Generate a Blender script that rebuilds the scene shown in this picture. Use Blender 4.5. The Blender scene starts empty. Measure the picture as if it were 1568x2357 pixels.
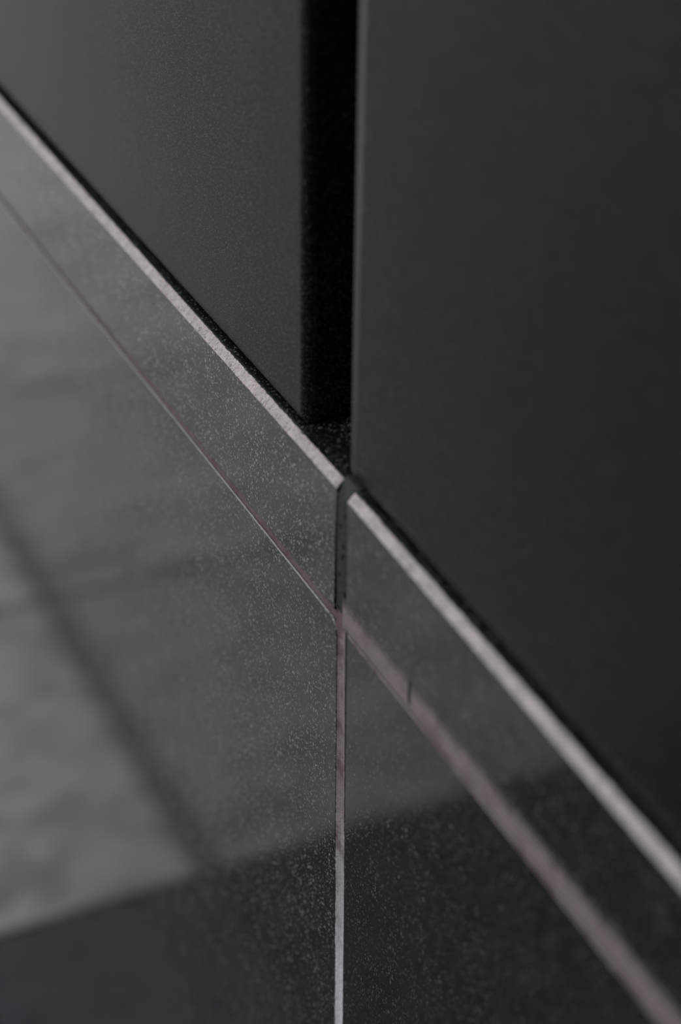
import bpy, bmesh, math, random
from mathutils import Matrix, Vector, noise

random.seed(7)
S = bpy.context.scene
C = S.collection
MM = 0.001

# ------------------------------------------------------------------ camera
cam_data = bpy.data.cameras.new('camera')
cam = bpy.data.objects.new('camera', cam_data)
C.objects.link(cam)
F_PX, W_PX, H_PX = 4500.0, 1568.0, 2357.0
cam_data.sensor_fit = 'VERTICAL'
cam_data.sensor_height = 36.0
cam_data.sensor_width = 24.0
cam_data.lens = F_PX / H_PX * 36.0


def camera_axes():
    # two vanishing points: along the wall (to the left) and straight down
    cx, cy = W_PX / 2, H_PX / 2
    d1 = Vector((-1668 - cx, cy + 1625, F_PX))
    vx = 720 - cx
    vy = -(d1.x * vx + F_PX * F_PX) / d1.y
    d3 = Vector((vx, vy, F_PX))
    d1.normalize()
    d3.normalize()
    n = d1.cross(d3).normalized()
    if n.z < 0:
        n = -n
    X, Y, Z = -d1, n, -d3
    right = Vector((X.x, Y.x, Z.x))
    up = Vector((X.y, Y.y, Z.y))
    fwd = Vector((X.z, Y.z, Z.z))
    return right, up, fwd


r_, u_, f_ = camera_axes()
org = Vector((0.52252, -0.24545, 0.39738))
m = Matrix((r_, u_, -f_)).transposed().to_4x4()
m.translation = org
cam.matrix_world = m
cam_data.clip_start = 0.01
cam_data.clip_end = 100
cam_data.dof.use_dof = True
cam_data.dof.focus_distance = 0.757
cam_data.dof.aperture_fstop = 5.0
S.camera = cam

# ------------------------------------------------------------------ world (overcast sky), exposure
world = bpy.data.worlds.new('sky')
S.world = world
world.use_nodes = True
bg = world.node_tree.nodes['Background']
bg.inputs[0].default_value = (0.93, 0.955, 1.0, 1)
bg.inputs[1].default_value = 1.15

S.view_settings.view_transform = 'Standard'
S.view_settings.look = 'None'
S.view_settings.gamma = 1
S.view_settings.use_curve_mapping = False
S.view_settings.exposure = 0.0


# ------------------------------------------------------------------ materials
class NT:
    def __init__(self, name):
        self.m = bpy.data.materials.new(name)
        self.m.use_nodes = True
        self.t = self.m.node_tree
        self.b = self.t.nodes['Principled BSDF']
        self.geo = self.t.nodes.new('ShaderNodeTexCoord').outputs['Object']

    def n(self, typ, **kw):
        x = self.t.nodes.new(typ)
        for k, v in kw.items():
            setattr(x, k, v)
        return x

    def l(self, a, b):
        self.t.links.new(a, b)

    def scaled(self, s):
        x = self.n('ShaderNodeMapping')
        x.inputs['Scale'].default_value = s
        self.l(self.geo, x.inputs['Vector'])
        return x.outputs[0]

    def noise(self, scale, detail=3, rough=0.55, vec=None):
        x = self.n('ShaderNodeTexNoise')
        x.inputs['Scale'].default_value = scale
        x.inputs['Detail'].default_value = detail
        x.inputs['Roughness'].default_value = rough
        self.l(vec if vec else self.geo, x.inputs['Vector'])
        return x.outputs['Fac']

    def voronoi(self, scale, vec=None, rnd=1.0):
        x = self.n('ShaderNodeTexVoronoi')
        x.inputs['Scale'].default_value = scale
        x.inputs['Randomness'].default_value = rnd
        self.l(vec if vec else self.geo, x.inputs['Vector'])
        return x.outputs['Distance'], x.outputs['Color']

    def ramp(self, fac, a, b, va=0.0, vb=1.0):
        x = self.n('ShaderNodeMapRange')
        x.inputs['From Min'].default_value = a
        x.inputs['From Max'].default_value = b
        x.inputs['To Min'].default_value = va
        x.inputs['To Max'].default_value = vb
        x.clamp = True
        self.l(fac, x.inputs['Value'])
        return x.outputs['Result']

    def math(self, op, a, b):
        x = self.n('ShaderNodeMath', operation=op)
        for i, v in enumerate((a, b)):
            if isinstance(v, (int, float)):
                x.inputs[i].default_value = v
            else:
                self.l(v, x.inputs[i])
        return x.outputs[0]

    def mix(self, fac, a, b):
        x = self.n('ShaderNodeMix', data_type='RGBA')
        if isinstance(fac, (int, float)):
            x.inputs['Factor'].default_value = fac
        else:
            self.l(fac, x.inputs['Factor'])
        for k, v in (('A', a), ('B', b)):
            i = [q for q in x.inputs if q.name == k and q.type == 'RGBA'][0]
            if isinstance(v, tuple):
                i.default_value = v + (1,)
            else:
                self.l(v, i)
        return [o for o in x.outputs if o.type == 'RGBA'][0]

    def sep(self, col):
        x = self.n('ShaderNodeSeparateColor')
        self.l(col, x.inputs[0])
        return x.outputs

    def facet(self, amount, fac, scale):
        # tilt single crystals: random normals where fac is set, on top of the bump
        nz = self.n('ShaderNodeTexWhiteNoise', noise_dimensions='3D')
        sn = self.n('ShaderNodeVectorMath', operation='SNAP')
        self.l(self.geo, sn.inputs[0])
        sn.inputs[1].default_value = (1.0 / scale,) * 3
        self.l(sn.outputs[0], nz.inputs['Vector'])
        c0 = self.n('ShaderNodeVectorMath', operation='SUBTRACT')
        self.l(nz.outputs['Color'], c0.inputs[0])
        c0.inputs[1].default_value = (0.5, 0.5, 0.5)
        sc = self.n('ShaderNodeVectorMath', operation='SCALE')
        self.l(c0.outputs[0], sc.inputs[0])
        self.l(self.math('MULTIPLY', fac, amount), sc.inputs['Scale'])
        ad = self.n('ShaderNodeVectorMath', operation='ADD')
        self.l(self.b.inputs['Normal'].links[0].from_socket, ad.inputs[0])
        self.l(sc.outputs[0], ad.inputs[1])
        no = self.n('ShaderNodeVectorMath', operation='NORMALIZE')
        self.l(ad.outputs[0], no.inputs[0])
        self.l(no.outputs[0], self.b.inputs['Normal'])

    def bump(self, h, strength, dist):
        x = self.n('ShaderNodeBump')
        x.inputs['Strength'].default_value = strength
        x.inputs['Distance'].default_value = dist
        self.l(h, x.inputs['Height'])
        self.l(x.outputs[0], self.b.inputs['Normal'])

    def set(self, col=None, rough=None, **kw):
        for k, v in (('Base Color', col), ('Roughness', rough)):
            if v is None:
                continue
            if isinstance(v, tuple):
                self.b.inputs[k].default_value = v + (1,)
            elif isinstance(v, (int, float)):
                self.b.inputs[k].default_value = v
            else:
                self.l(v, self.b.inputs[k])
        for k, v in kw.items():
            self.b.inputs[k.replace('_', ' ')].default_value = v
        return self.m


def speckled_stone(name, rough, dens):
    t = NT(name)
    cloud = t.noise(28, 4, 0.6)
    fine = t.noise(900, 2, 0.6)
    base = t.mix(t.ramp(cloud, 0.3, 0.7), (0.0016, 0.0032, 0.0046), (0.0045, 0.0062, 0.0080))
    base = t.mix(t.ramp(fine, 0.45, 0.75, 0, 0.6), base, (0.014, 0.0145, 0.0155))
    patch = t.ramp(t.noise(70, 3, 0.6), 0.36, 0.62, 0.35, 1.0)
    facs = []
    for sc, rad, lim in ((680, 0.40, 0.68), (1250, 0.42, 0.62), (340, 0.24, 0.80)):
        v = t.scaled((1.0, 1.0, 0.75))
        w = t.n('ShaderNodeTexNoise')
        w.inputs['Scale'].default_value = sc * 0.9
        t.l(v, w.inputs['Vector'])
        off = t.n('ShaderNodeVectorMath', operation='MULTIPLY_ADD')
        t.l(w.outputs['Color'], off.inputs[0])
        off.inputs[1].default_value = (0.55 / sc,) * 3
        t.l(v, off.inputs[2])
        d, c = t.voronoi(sc, off.outputs[0])
        s = t.sep(c)
        on = t.ramp(s[0], lim - 0.03, lim + 0.03)
        fl = t.math('MULTIPLY', t.ramp(d, rad * 0.55, rad, 1, 0), on)
        fl = t.math('MULTIPLY', fl, t.ramp(s[1], 0, 1, 0.35, 1.0))
        facs.append(fl)
    fl = t.math('MAXIMUM', t.math('MAXIMUM', facs[0], facs[1]), facs[2])
    oi = t.n('ShaderNodeObjectInfo')      # object colour: fleck density and painted glint strength of this tile
    fl = t.math('MULTIPLY', t.math('MULTIPLY', fl, patch), t.math('MULTIPLY', oi.outputs['Color'], dens))
    col = t.mix(fl, base, (0.98, 0.95, 0.92))
    h = t.math('ADD', t.math('MULTIPLY', fine, 0.35), fl)
    t.bump(h, 0.10, 0.0003)
    t.facet(1.5, fl, 900)
    t.l(t.math('MULTIPLY', fl, 0.45), t.b.inputs['Metallic'])
    return t.set(col, t.ramp(fl, 0, 1, rough, rough + 0.25), IOR=1.75, Coat_Weight=0.6, Coat_Roughness=0.06)


def raw_body(name, a, b, pit, rough=0.85, pits=0.62, sc=1.0):
    t = NT(name)
    n1 = t.noise(240 * sc, 4, 0.65)
    n2 = t.noise(1300 * sc, 3, 0.6)
    col = t.mix(t.ramp(n1, 0.3, 0.7), a, b)
    col = t.mix(t.ramp(n2, pits, pits + 0.12, 0, 0.85), col, pit)
    t.bump(t.math('ADD', t.math('MULTIPLY', n2, -0.8), n1), 0.5, 0.0005)
    return t.set(col, rough, IOR=1.4)


M_tile = speckled_stone('speckled dark stoneware', 0.08, 0.95)
M_ledge = speckled_stone('speckled dark stoneware ledge', 0.30, 0.35)
M_raw = raw_body('raw cut stoneware', (0.48, 0.425, 0.405), (0.74, 0.655, 0.62), (0.12, 0.10, 0.10), pits=0.57, sc=0.75)
M_arris = raw_body('raw tile arris', (0.30, 0.29, 0.30), (0.46, 0.45, 0.46), (0.12, 0.11, 0.11), pits=0.66)


def grout_material(name, red, haze=False):
    t = NT(name)
    n1 = t.noise(120, 4, 0.65)
    n2 = t.noise(1500, 3, 0.7)
    n3 = t.noise(75, 3, 0.6)
    col = t.mix(t.ramp(n1, 0.32, 0.68), lerp3((0.265, 0.225, 0.228), (0.12, 0.090, 0.094), red), lerp3((0.345, 0.275, 0.275), (0.20, 0.140, 0.145), red))
    col = t.mix(t.ramp(n3, 0.50, 0.62, 0, 0.25 if haze else 0.75), col, (0.15, 0.088, 0.095))
    # paler towards the foot of the wall
    sx = t.n('ShaderNodeSeparateXYZ')
    t.l(t.geo, sx.inputs[0])
    wob = t.math('ADD', sx.outputs[2], t.math('MULTIPLY', t.math('SUBTRACT', n3, 0.5), 0.08))
    col = t.mix(t.ramp(wob, -0.095, -0.195), col, (0.76, 0.76, 0.80))
    col = t.mix(t.ramp(n2, 0.50, 0.68, 0, 0.75), col, (0.09, 0.075, 0.08))
    t.bump(t.math('ADD', t.math('MULTIPLY', n2, -0.7), n1), 0.6, 0.0006)
    if haze:   # thin smear of grout fading out over the tile above the seam
        up = t.math('ADD', sx.outputs[2], t.math('MULTIPLY', t.math('SUBTRACT', t.noise(150, 4, 0.7), 0.5), 0.006))
        t.l(t.ramp(up, 0.0005, 0.0068, 1, 0), t.b.inputs['Alpha'])
    return t.set(col, 0.9, IOR=1.4)


def lerp3(a, b, t):
    return tuple(p + (q - p) * t for p, q in zip(a, b))


M_grout = grout_material('pinkish grout', 0.0)
M_grout_red = grout_material('reddish grout', 0.75)
M_grout_haze = grout_material('smeared grout', 0.0, True)
M_seal = raw_body('dark joint mortar', (0.026, 0.028, 0.031), (0.050, 0.051, 0.052), (0.003, 0.003, 0.003), 0.6, 0.53, 0.6)
M_bed = raw_body('mortar bed', (0.03, 0.03, 0.032), (0.05, 0.05, 0.05), (0.02, 0.02, 0.02))
M_dark = NT('dark sheathing and shade').set((0.008, 0.008, 0.009), 0.9)


def panel_material():
    t = NT('anthracite flake paint')
    fine = t.noise(1500, 2, 0.6)
    base = t.mix(t.ramp(fine, 0.35, 0.7), (0.003, 0.0035, 0.005), (0.009, 0.0095, 0.0115))
    d, c = t.voronoi(2500)
    s = t.sep(c)
    fl = t.math('MULTIPLY', t.ramp(d, 0.18, 0.34, 1, 0), t.ramp(s[0], 0.66, 0.97))
    col = t.mix(fl, base, t.mix(s[1], (0.62, 0.58, 0.50), (0.48, 0.51, 0.58)))
    t.bump(fine, 0.10, 0.0002)
    t.facet(1.1, fl, 2300)
    t.l(t.math('MULTIPLY', fl, 0.6), t.b.inputs['Metallic'])
    return t.set(col, 0.25, IOR=1.42, Specular_Tint=(0.74, 0.86, 1.0, 1))


M_panel = panel_material()


def floor_material():
    t = NT('mottled grey paving')
    a = t.noise(17, 5, 0.6)
    b = t.noise(5, 3, 0.6)
    c = t.noise(32, 3, 0.6)
    col = t.mix(t.ramp(a, 0.43, 0.57), (0.185, 0.185, 0.187), (0.375, 0.345, 0.325))
    col = t.mix(t.ramp(b, 0.42, 0.68, 0, 0.7), col, (0.385, 0.335, 0.30))
    col = t.mix(t.ramp(c, 0.56, 0.70, 0, 0.45), col, (0.17, 0.175, 0.18))
    oi = t.n('ShaderNodeObjectInfo')
    mul = t.n('ShaderNodeVectorMath', operation='MULTIPLY')
    t.l(col, mul.inputs[0])
    t.l(oi.outputs['Color'], mul.inputs[1])
    col = mul.outputs[0]
    t.bump(a, 0.1, 0.001)
    return t.set(col, 0.75, IOR=1.4)


M_floor = floor_material()
M_joint = NT('dark floor joint').set((0.075, 0.075, 0.077), 0.9)


# ------------------------------------------------------------------ mesh helpers
def obj(name, bm, mat, parent=None, smooth=False):
    bmesh.ops.recalc_face_normals(bm, faces=bm.faces[:])
    me = bpy.data.meshes.new(name)
    bm.to_mesh(me)
    bm.free()
    if smooth:
        for p in me.polygons:
            p.use_smooth = True
    me.materials.append(mat)
    o = bpy.data.objects.new(name, me)
    C.objects.link(o)
    if parent:
        o.parent = parent
    return o


def empty(name, loc=(0, 0, 0)):
    o = bpy.data.objects.new(name, None)
    o.empty_display_size = 0.05
    o.location = loc
    C.objects.link(o)
    return o


def box(x0, x1, y0, y1, z0, z1, bevel=0.0, seg=2):
    bm = bmesh.new()
    bmesh.ops.create_cube(bm, size=1)
    for v in bm.verts:
        v.co = Vector((x0 if v.co.x < 0 else x1, y0 if v.co.y < 0 else y1, z0 if v.co.z < 0 else z1))
    if bevel:
        bmesh.ops.bevel(bm, geom=bm.edges[:], offset=bevel, segments=seg, affect='EDGES', profile=0.5)
    return bm


def sweep(xs, prof):
    """closed YZ profile prof(x, i) -> list of (y, z) swept along the stations xs, capped"""
    bm = bmesh.new()
    rings = [[bm.verts.new((x, y, z)) for (y, z) in prof(x, i)] for i, x in enumerate(xs)]
    k = len(rings[0])
    for a, b in zip(rings, rings[1:]):
        for j in range(k):
            bm.faces.new((a[j], a[(j + 1) % k], b[(j + 1) % k], b[j]))
    bm.faces.new(rings[0])
    bm.faces.new(rings[-1])
    return bm


def stations(x0, x1, fine0, fine1, step):
    """x stations: coarse outside [fine0, fine1], fine inside"""
    xs = [x0]
    x = max(x0, fine0)
    while x < min(x1, fine1):
        if x > xs[-1] + 1e-6:
            xs.append(x)
        x += step
    e = min(x1, fine1)
    if e > xs[-1] + 1e-6:
        xs.append(e)
    if x1 > xs[-1] + 1e-6:
        xs.append(x1)
    return xs


def jit(x, seed, amp, freq=900.0):
    return amp * (noise.noise(Vector((x * freq, seed * 7.3, 0.5))) + 0.6 * noise.noise(Vector((x * freq * 0.23, seed * 3.1, 4.5))))


def lerp(a, b, t):
    return a + (b - a) * t


# ------------------------------------------------------------------ floor
FZ = -0.90
floor = obj('floor', box(-8.0, 2.0, -5.2, 0.05, FZ - 0.06, FZ - 0.006), M_joint)
floor['kind'] = 'structure'
GX, PX, JX, JY = -0.825, 0.5155, 0.011, 0.028
rows = [(-0.004, -0.248 + JY / 2)] + [(-0.248 - JY / 2 - 0.6 * k, -0.248 - JY / 2 - 0.6 * k - 0.585) for k in range(8)]
for iy, (ya, yb) in enumerate(rows):
    me = None
    for ix in range(-14, 5):
        if me is None:
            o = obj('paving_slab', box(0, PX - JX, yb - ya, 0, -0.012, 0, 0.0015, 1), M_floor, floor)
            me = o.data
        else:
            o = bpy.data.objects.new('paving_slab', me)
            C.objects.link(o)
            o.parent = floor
        # pale slabs of mixed shades, light levels painted in by column and row, and a run of dark blue-grey slabs in front of the nearer wall
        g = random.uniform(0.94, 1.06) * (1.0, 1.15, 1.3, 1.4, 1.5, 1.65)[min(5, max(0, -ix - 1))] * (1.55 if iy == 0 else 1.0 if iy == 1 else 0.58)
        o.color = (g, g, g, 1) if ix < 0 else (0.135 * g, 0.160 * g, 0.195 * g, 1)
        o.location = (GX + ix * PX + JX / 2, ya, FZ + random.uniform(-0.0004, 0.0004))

# ------------------------------------------------------------------ wall behind the cladding and an unseen wall added to block sky light from the right
wall_back = obj('wall_back', box(-2.3, 1.3, 0.065, 0.20, 0.03, 1.25), M_dark)
wall_back['kind'] = 'structure'
sky_block_right = obj('sky_block_right', box(1.3, 1.5, -3.0, 0.20, FZ - 0.004, 3.2), M_dark)
sky_block_right['kind'] = 'structure'

# ------------------------------------------------------------------ tiled wall below
wall = obj('wall_front', box(-2.3, 1.3, 0.0085, 0.20, FZ - 0.004, 0.0415), M_bed)
wall['kind'] = 'structure'
XL, XR = -2.25, 1.25
T = 0.008            # tile thickness
CH = 0.0029          # chamfer


# lower tiles: front face in the wall plane, top arris ground off and pale
def lower_tile(x0, x1, edge_lo, edge_hi, ztop, seed, round_corner):
    xs = stations(x0, x1, -0.50, 0.30, 0.0007)

    def prof(x, i):
        zt = ztop + jit(x, seed, 0.00018)
        d = abs(x - (x1 if round_corner else x0))
        if round_corner and d < 0.006:
            zt -= 0.006 - math.sqrt(max(0, 0.006 ** 2 - (0.006 - d) ** 2))
        return [(0, FZ - 0.003), (0, zt - 0.0006), (0.0005, zt), (T, zt), (T, FZ - 0.003)]
    bm = sweep(xs, prof)
    # the side of the tile along the vertical joint is not quite plumb
    for v in bm.verts:
        t = min(1.2, (v.co.z - ztop) / (-0.25 - ztop))
        xe = x1 if round_corner else x0
        if abs(v.co.x - xe) < 1e-6:
            v.co.x = lerp(edge_hi, edge_lo, t)
    return bm


tl = obj('face_tile', lower_tile(XL, -0.0046, -0.0022, -0.0046, -0.0086, 1, True), M_tile, wall)
tr = obj('face_tile', lower_tile(0.0048, XR, 0.0040, 0.0048, -0.0085, 2, False), M_tile, wall)


def arris(x0, x1, ztop, seed, w):
    xs = stations(x0, x1, -0.50, 0.30, 0.0005)

    def prof(x, i):
        zt = ztop + jit(x, seed, 0.00018)
        a = w * (0.75 + 0.5 * noise.noise(Vector((x * 700, seed, 2))))
        return [(-0.00012, zt - a), (-0.00012, zt - 0.0003), (0.0004, zt + 0.00012), (0.0012, zt + 0.00012), (0.0012, zt - a)]
    return sweep(xs, prof)


obj('ground_arris', arris(XL, -0.0108, -0.0086, 1, 0.00055), M_arris, tl)
obj('ground_arris', arris(0.0056, XR, -0.0085, 2, 0.0007), M_grout, tr)


# fascia tiles: the band with the bright chamfer; the right one is laid slightly out of level
def ztop_l(x):
    return 0.0474


def ztop_r(x):
    return 0.0469 - 0.0172 * max(0, x - 0.004)


def fascia(x0, x1, ztop, zbot, seed):
    xs = stations(x0, x1, -0.50, 0.30, 0.0008)
    return sweep(xs, lambda x, i: [(0, zbot + jit(x, seed, 0.0003)), (0, ztop(x) + jit(x, seed + 5, 0.00022)), (CH, ztop(x) + CH - 0.0003), (T, ztop(x) + CH - 0.0003), (T, zbot)])


def chamfer(x0, x1, ztop, seed):
    xs = stations(x0, x1, -0.50, 0.30, 0.0006)

    def prof(x, i):
        z0 = ztop(x) + jit(x, seed + 5, 0.00022)
        e = jit(x, seed + 9, 0.00035, 700)
        out = [(-0.00008, z0 - 0.0001)]
        for k in range(1, 5):
            s = k / 5
            d = 0.00028 * noise.noise(Vector((x * 1400, s * 4.2, seed)))
            out.append((CH * s + d - 0.0001, z0 + CH * s + d * 0 - d + 0.0001))
        out.append((CH + e, ztop(x) + CH))
        out.append((CH + 0.0015, ztop(x) + CH - 0.0015))
        out.append((0.0012, z0 - 0.0012 + 0.0006))
        return out
    return sweep(xs, prof)


fl = obj('fascia_tile', fascia(XL, -0.0050, ztop_l, -0.0042, 11), M_tile, wall)
for v in fl.data.vertices:
    if abs(v.co.x + 0.0050) < 1e-6:
        v.co.x = lerp(-0.0066, -0.0050, (v.co.z + 0.004) / 0.052)
obj('raw_chamfer', chamfer(XL, -0.0052, ztop_l, 11), M_raw, fl)
fr = obj('fascia_tile', fascia(0.0039, XR, ztop_r, 0.0010, 13), M_tile, wall)
obj('raw_chamfer', chamfer(0.0041, XR, ztop_r, 13), M_raw, fr)

# ledge tiles behind the chamfer, running in under the metal panels
obj('ledge_tile', box(XL, -0.0050, CH + 0.0004, 0.062, 0.0420, 0.0474 + CH - 0.0002), M_ledge, wall)
bm = box(0.0039, XR, CH + 0.0004, 0.062, 0.0220, 0.0469 + CH - 0.0002)
for v in bm.verts:
    if v.co.z > 0.04:
        v.co.z = ztop_r(v.co.x) + CH - 0.0002
obj('ledge_tile', bm, M_ledge, wall)

# dark mortar filling the upright joint between the two fascia tiles, lapping over the ledge
prof0 = [(0.0003, -0.0030), (0.0002, 0.0200), (0.0003, 0.0425), (0.0006, 0.0455), (0.0015, 0.0478), (0.0026, 0.0497), (0.0042, 0.0507), (0.0075, 0.0507), (0.0300, 0.0506), (0.0300, 0.0400), (0.0080, 0.0380), (0.0080, -0.0030)]
xs = [lerp(-0.0068, 0.0041, k / 14) for k in range(15)]


def seal_prof(x, i):
    e = abs((x + 0.00135) / 0.00545)
    sag = 0.0005 * e ** 6
    return [(y + (sag if y < 0.007 else 0) + (0.00012 * noise.noise(Vector((x * 900, z * 900, 1))) if y < 0.007 else 0), z - (sag if z > 0.045 else 0)) for (y, z) in prof0]


jm = obj('joint_mortar', sweep(xs, seal_prof), M_seal, wall, smooth=False)


def pit(x, y, z, rx, rz):
    bm = bmesh.new()
    bmesh.ops.create_icosphere(bm, subdivisions=2, radius=1)
    for v in bm.verts:
        k = 1 + 0.35 * noise.noise(v.co * 1.7 + Vector((x * 900, z * 900, 0)))
        v.co = Vector((x + v.co.x * rx * k, y + v.co.y * 0.0002, z + v.co.z * rz * k))
    return bm


# open pores along the dark mortar
for (x, z, rx, rz) in ((0.0000, 0.0262, 0.0010, 0.0012), (0.0006, 0.0228, 0.0012, 0.0008), (-0.0006, 0.0213, 0.0008, 0.0012), (0.0016, 0.0066, 0.0009, 0.0017), (-0.0040, -0.0016, 0.0016, 0.0009), (0.0032, 0.0022, 0.0012, 0.0007), (-0.0022, 0.0335, 0.0005, 0.0007), (0.0010, 0.0395, 0.0006, 0.0005), (-0.0030, 0.0130, 0.0006, 0.0006)):
    obj('pore', pit(x, 0.00012, z, rx, rz), M_dark, jm, smooth=True)


# pinkish grout: seam under the left band, wider smeared seam under the right band, upright joint below
def seam_left(x, i):
    b = -0.0085 + jit(x, 21, 0.00025)
    t = -0.0040 + jit(x, 22, 0.0005, 400)
    return [(0.0002, b), (0.0006, lerp(b, t, 0.35)), (0.0008, lerp(b, t, 0.7)), (0.0001, t), (0.004, t + 0.0005), (0.004, b - 0.0005)]


obj('grout_seam', sweep(stations(XL, -0.0052, -0.50, 0.30, 0.0008), seam_left), M_grout_red, wall, smooth=True)


def seam_right(x, i):
    b = -0.0083
    u = 0.0095
    return [(0.0001, b), (0.0000, -0.0060), (-0.0002, -0.0020), (-0.00022, 0.004), (-0.00015, u), (0.0004, u), (0.004, -0.001), (0.004, b)]


gs = obj('grout_seam', sweep(stations(0.0012, XR, -0.50, 0.30, 0.0008), seam_right), M_grout_haze, wall, smooth=True)
# a short dark nick in the smeared seam
nick = bmesh.new()
bmesh.ops.create_icosphere(nick, subdivisions=2, radius=1)
for v in nick.verts:
    v.co = Vector((0.0545 + v.co.x * 0.0010 + 0.0002 * math.sin(v.co.z * 5), -0.0002 + v.co.y * 0.00035, -0.0002 + v.co.z * 0.0052))
obj('nick', nick, M_dark, gs, smooth=True)


def joint_down():
    bm = bmesh.new()
    rows = []
    N = 260
    for k in range(N + 1):
        z = lerp(-0.0015, -0.25, k / (N - 1)) if k < N else FZ
        t = min(1.2, (z + 0.0085) / (-0.25 + 0.0085))
        a = lerp(-0.0050, -0.0024, max(0, t)) - 0.0003
        b = lerp(0.0026, 0.0040, min(1, max(0, t) * 1.9)) + jit(z, 41, 0.00020)
        if z > -0.009:
            s = (z + 0.009) / 0.0075
            a -= 0.0045 * s
            b += 0.0012 * s
        row = []
        for j in range(9):
            s = j / 8
            x = lerp(a, b, s)
            y = 0.0002 + 0.0007 * (1 - (2 * s - 1) ** 2) + 0.0003 * noise.noise(Vector((x * 700, z * 700, 2)))
            row.append(bm.verts.new((x, y, z)))
        row.append(bm.verts.new((b, 0.0082, z)))
        row.append(bm.verts.new((a, 0.0082, z)))
        rows.append(row)
    for p, q in zip(rows, rows[1:]):
        k = len(p)
        for j in range(k):
            bm.faces.new((p[j], p[(j + 1) % k], q[(j + 1) % k], q[j]))
    bm.faces.new(rows[0])
    bm.faces.new(rows[-1])
    return bm


gd = obj('grout_seam', joint_down(), M_grout, wall, smooth=True)
# dark strip painted as the shade in the narrow gap between that grout and the right-hand tile
bm = box(0.0026, 0.0049, 0.0004, 0.004, -0.125, -0.0092)
for v in bm.verts:
    if v.co.z < -0.05:
        v.co.x = 0.0041 if v.co.x < 0.004 else 0.0046
obj('crack_shade', bm, M_dark, gd)


# ------------------------------------------------------------------ metal cladding panels
def panel(label, x0, x1, z0, z1, y, rot, pivot_x, bend):
    root = empty('cladding_panel', (pivot_x, y, z0))
    root['label'] = label
    root['category'] = 'wall panel'
    root['group'] = 'metal cladding panels above the tiled wall'
    a, b, h = x0 - pivot_x, x1 - pivot_x, z1 - z0
    D = 0.010
    # folded sheet in plan: a shallow hemmed strip on its left edge, a round bend on its right
    plan = [(a, D), (a, 0.0024), (a + 0.0003, 0.0018), (a + 0.0010, 0.0014), (a + 0.0080, 0.0)]
    plan += [(b - bend + bend * math.sin(k / 12 * math.pi / 2), bend - bend * math.cos(k / 12 * math.pi / 2)) for k in range(13)]
    plan.append((b, D))
    bm = bmesh.new()
    lo = [bm.verts.new((x, yy, 0)) for x, yy in plan]
    hi = [bm.verts.new((x, yy, h)) for x, yy in plan]
    k = len(plan)
    for q in range(k):
        bm.faces.new((lo[q], lo[(q + 1) % k], hi[(q + 1) % k], hi[q]))
    bm.faces.new(lo)
    bm.faces.new(hi)
    es = [e for e in bm.edges if abs(e.verts[0].co.z - e.verts[1].co.z) < 1e-6 and max(v.co.y for v in e.verts) < 0.005]
    es = [e for e in es if e.calc_length() > 0.1]
    bmesh.ops.bevel(bm, geom=es, offset=0.0012, segments=3, affect='EDGES', profile=0.5)
    obj('front_sheet', bm, M_panel, root)
    w = 0.002
    obj('side_return', box(a, a + w, D, 0.050, 0, h), M_panel, root)
    obj('side_return', box(b - w, b, D, 0.050, 0, h), M_panel, root)
    obj('bottom_return', box(a + w, b - w, D, 0.050, 0, w), M_panel, root)
    obj('top_return', box(a + w, b - w, D, 0.050, h - w, h), M_panel, root)
    root.rotation_euler = (0, rot, 0)
    return root


panel('lighter sheened anthracite metal panel whose side return closes the dark upright gap', -2.24, -0.0448, 0.0526, 0.86, 0.0056, math.radians(0.25), -0.0448, 0.0045)
panel('darker anthracite metal panel with a slim paler strip along the dark gap', -0.0098, 1.24, 0.0518, 0.86, 0.0056, math.radians(1.0), -0.0098, 0.0045)

# fleck density per speckled tile, with dimmer glints painted in on the right
for o_, k_ in ((fl, 1.0), (tl, 0.75), (fr, 0.42), (tr, 0.34)):
    o_.color = (k_, k_, k_, 1)

# labels for the setting and for the parts that look different from the rest of it
for o_, l_, c_ in ((wall, 'speckled dark stone-tiled wall with pinkish grout seams below the metal panels', 'wall'),
                   (floor, 'pale and dark paving slabs mirrored in the polished lower tiles', 'floor'),
                   (wall_back, 'black sheathing deep behind the upright gap between the metal panels', 'wall'),
                   (sky_block_right, 'unseen dark wall added at the right to block sky light', 'wall')):
    o_['label'] = l_
    o_['category'] = c_
jm['label'] = 'dark porous mortar in the joint between the two fascia tiles'
for o_ in bpy.data.objects:
    if o_.name.startswith('raw_chamfer'):
        o_['label'] = 'pale raw chamfered top edge of the fascia tile'
    elif o_.name.startswith('grout_seam'):
        o_['label'] = 'pinkish grout seam'
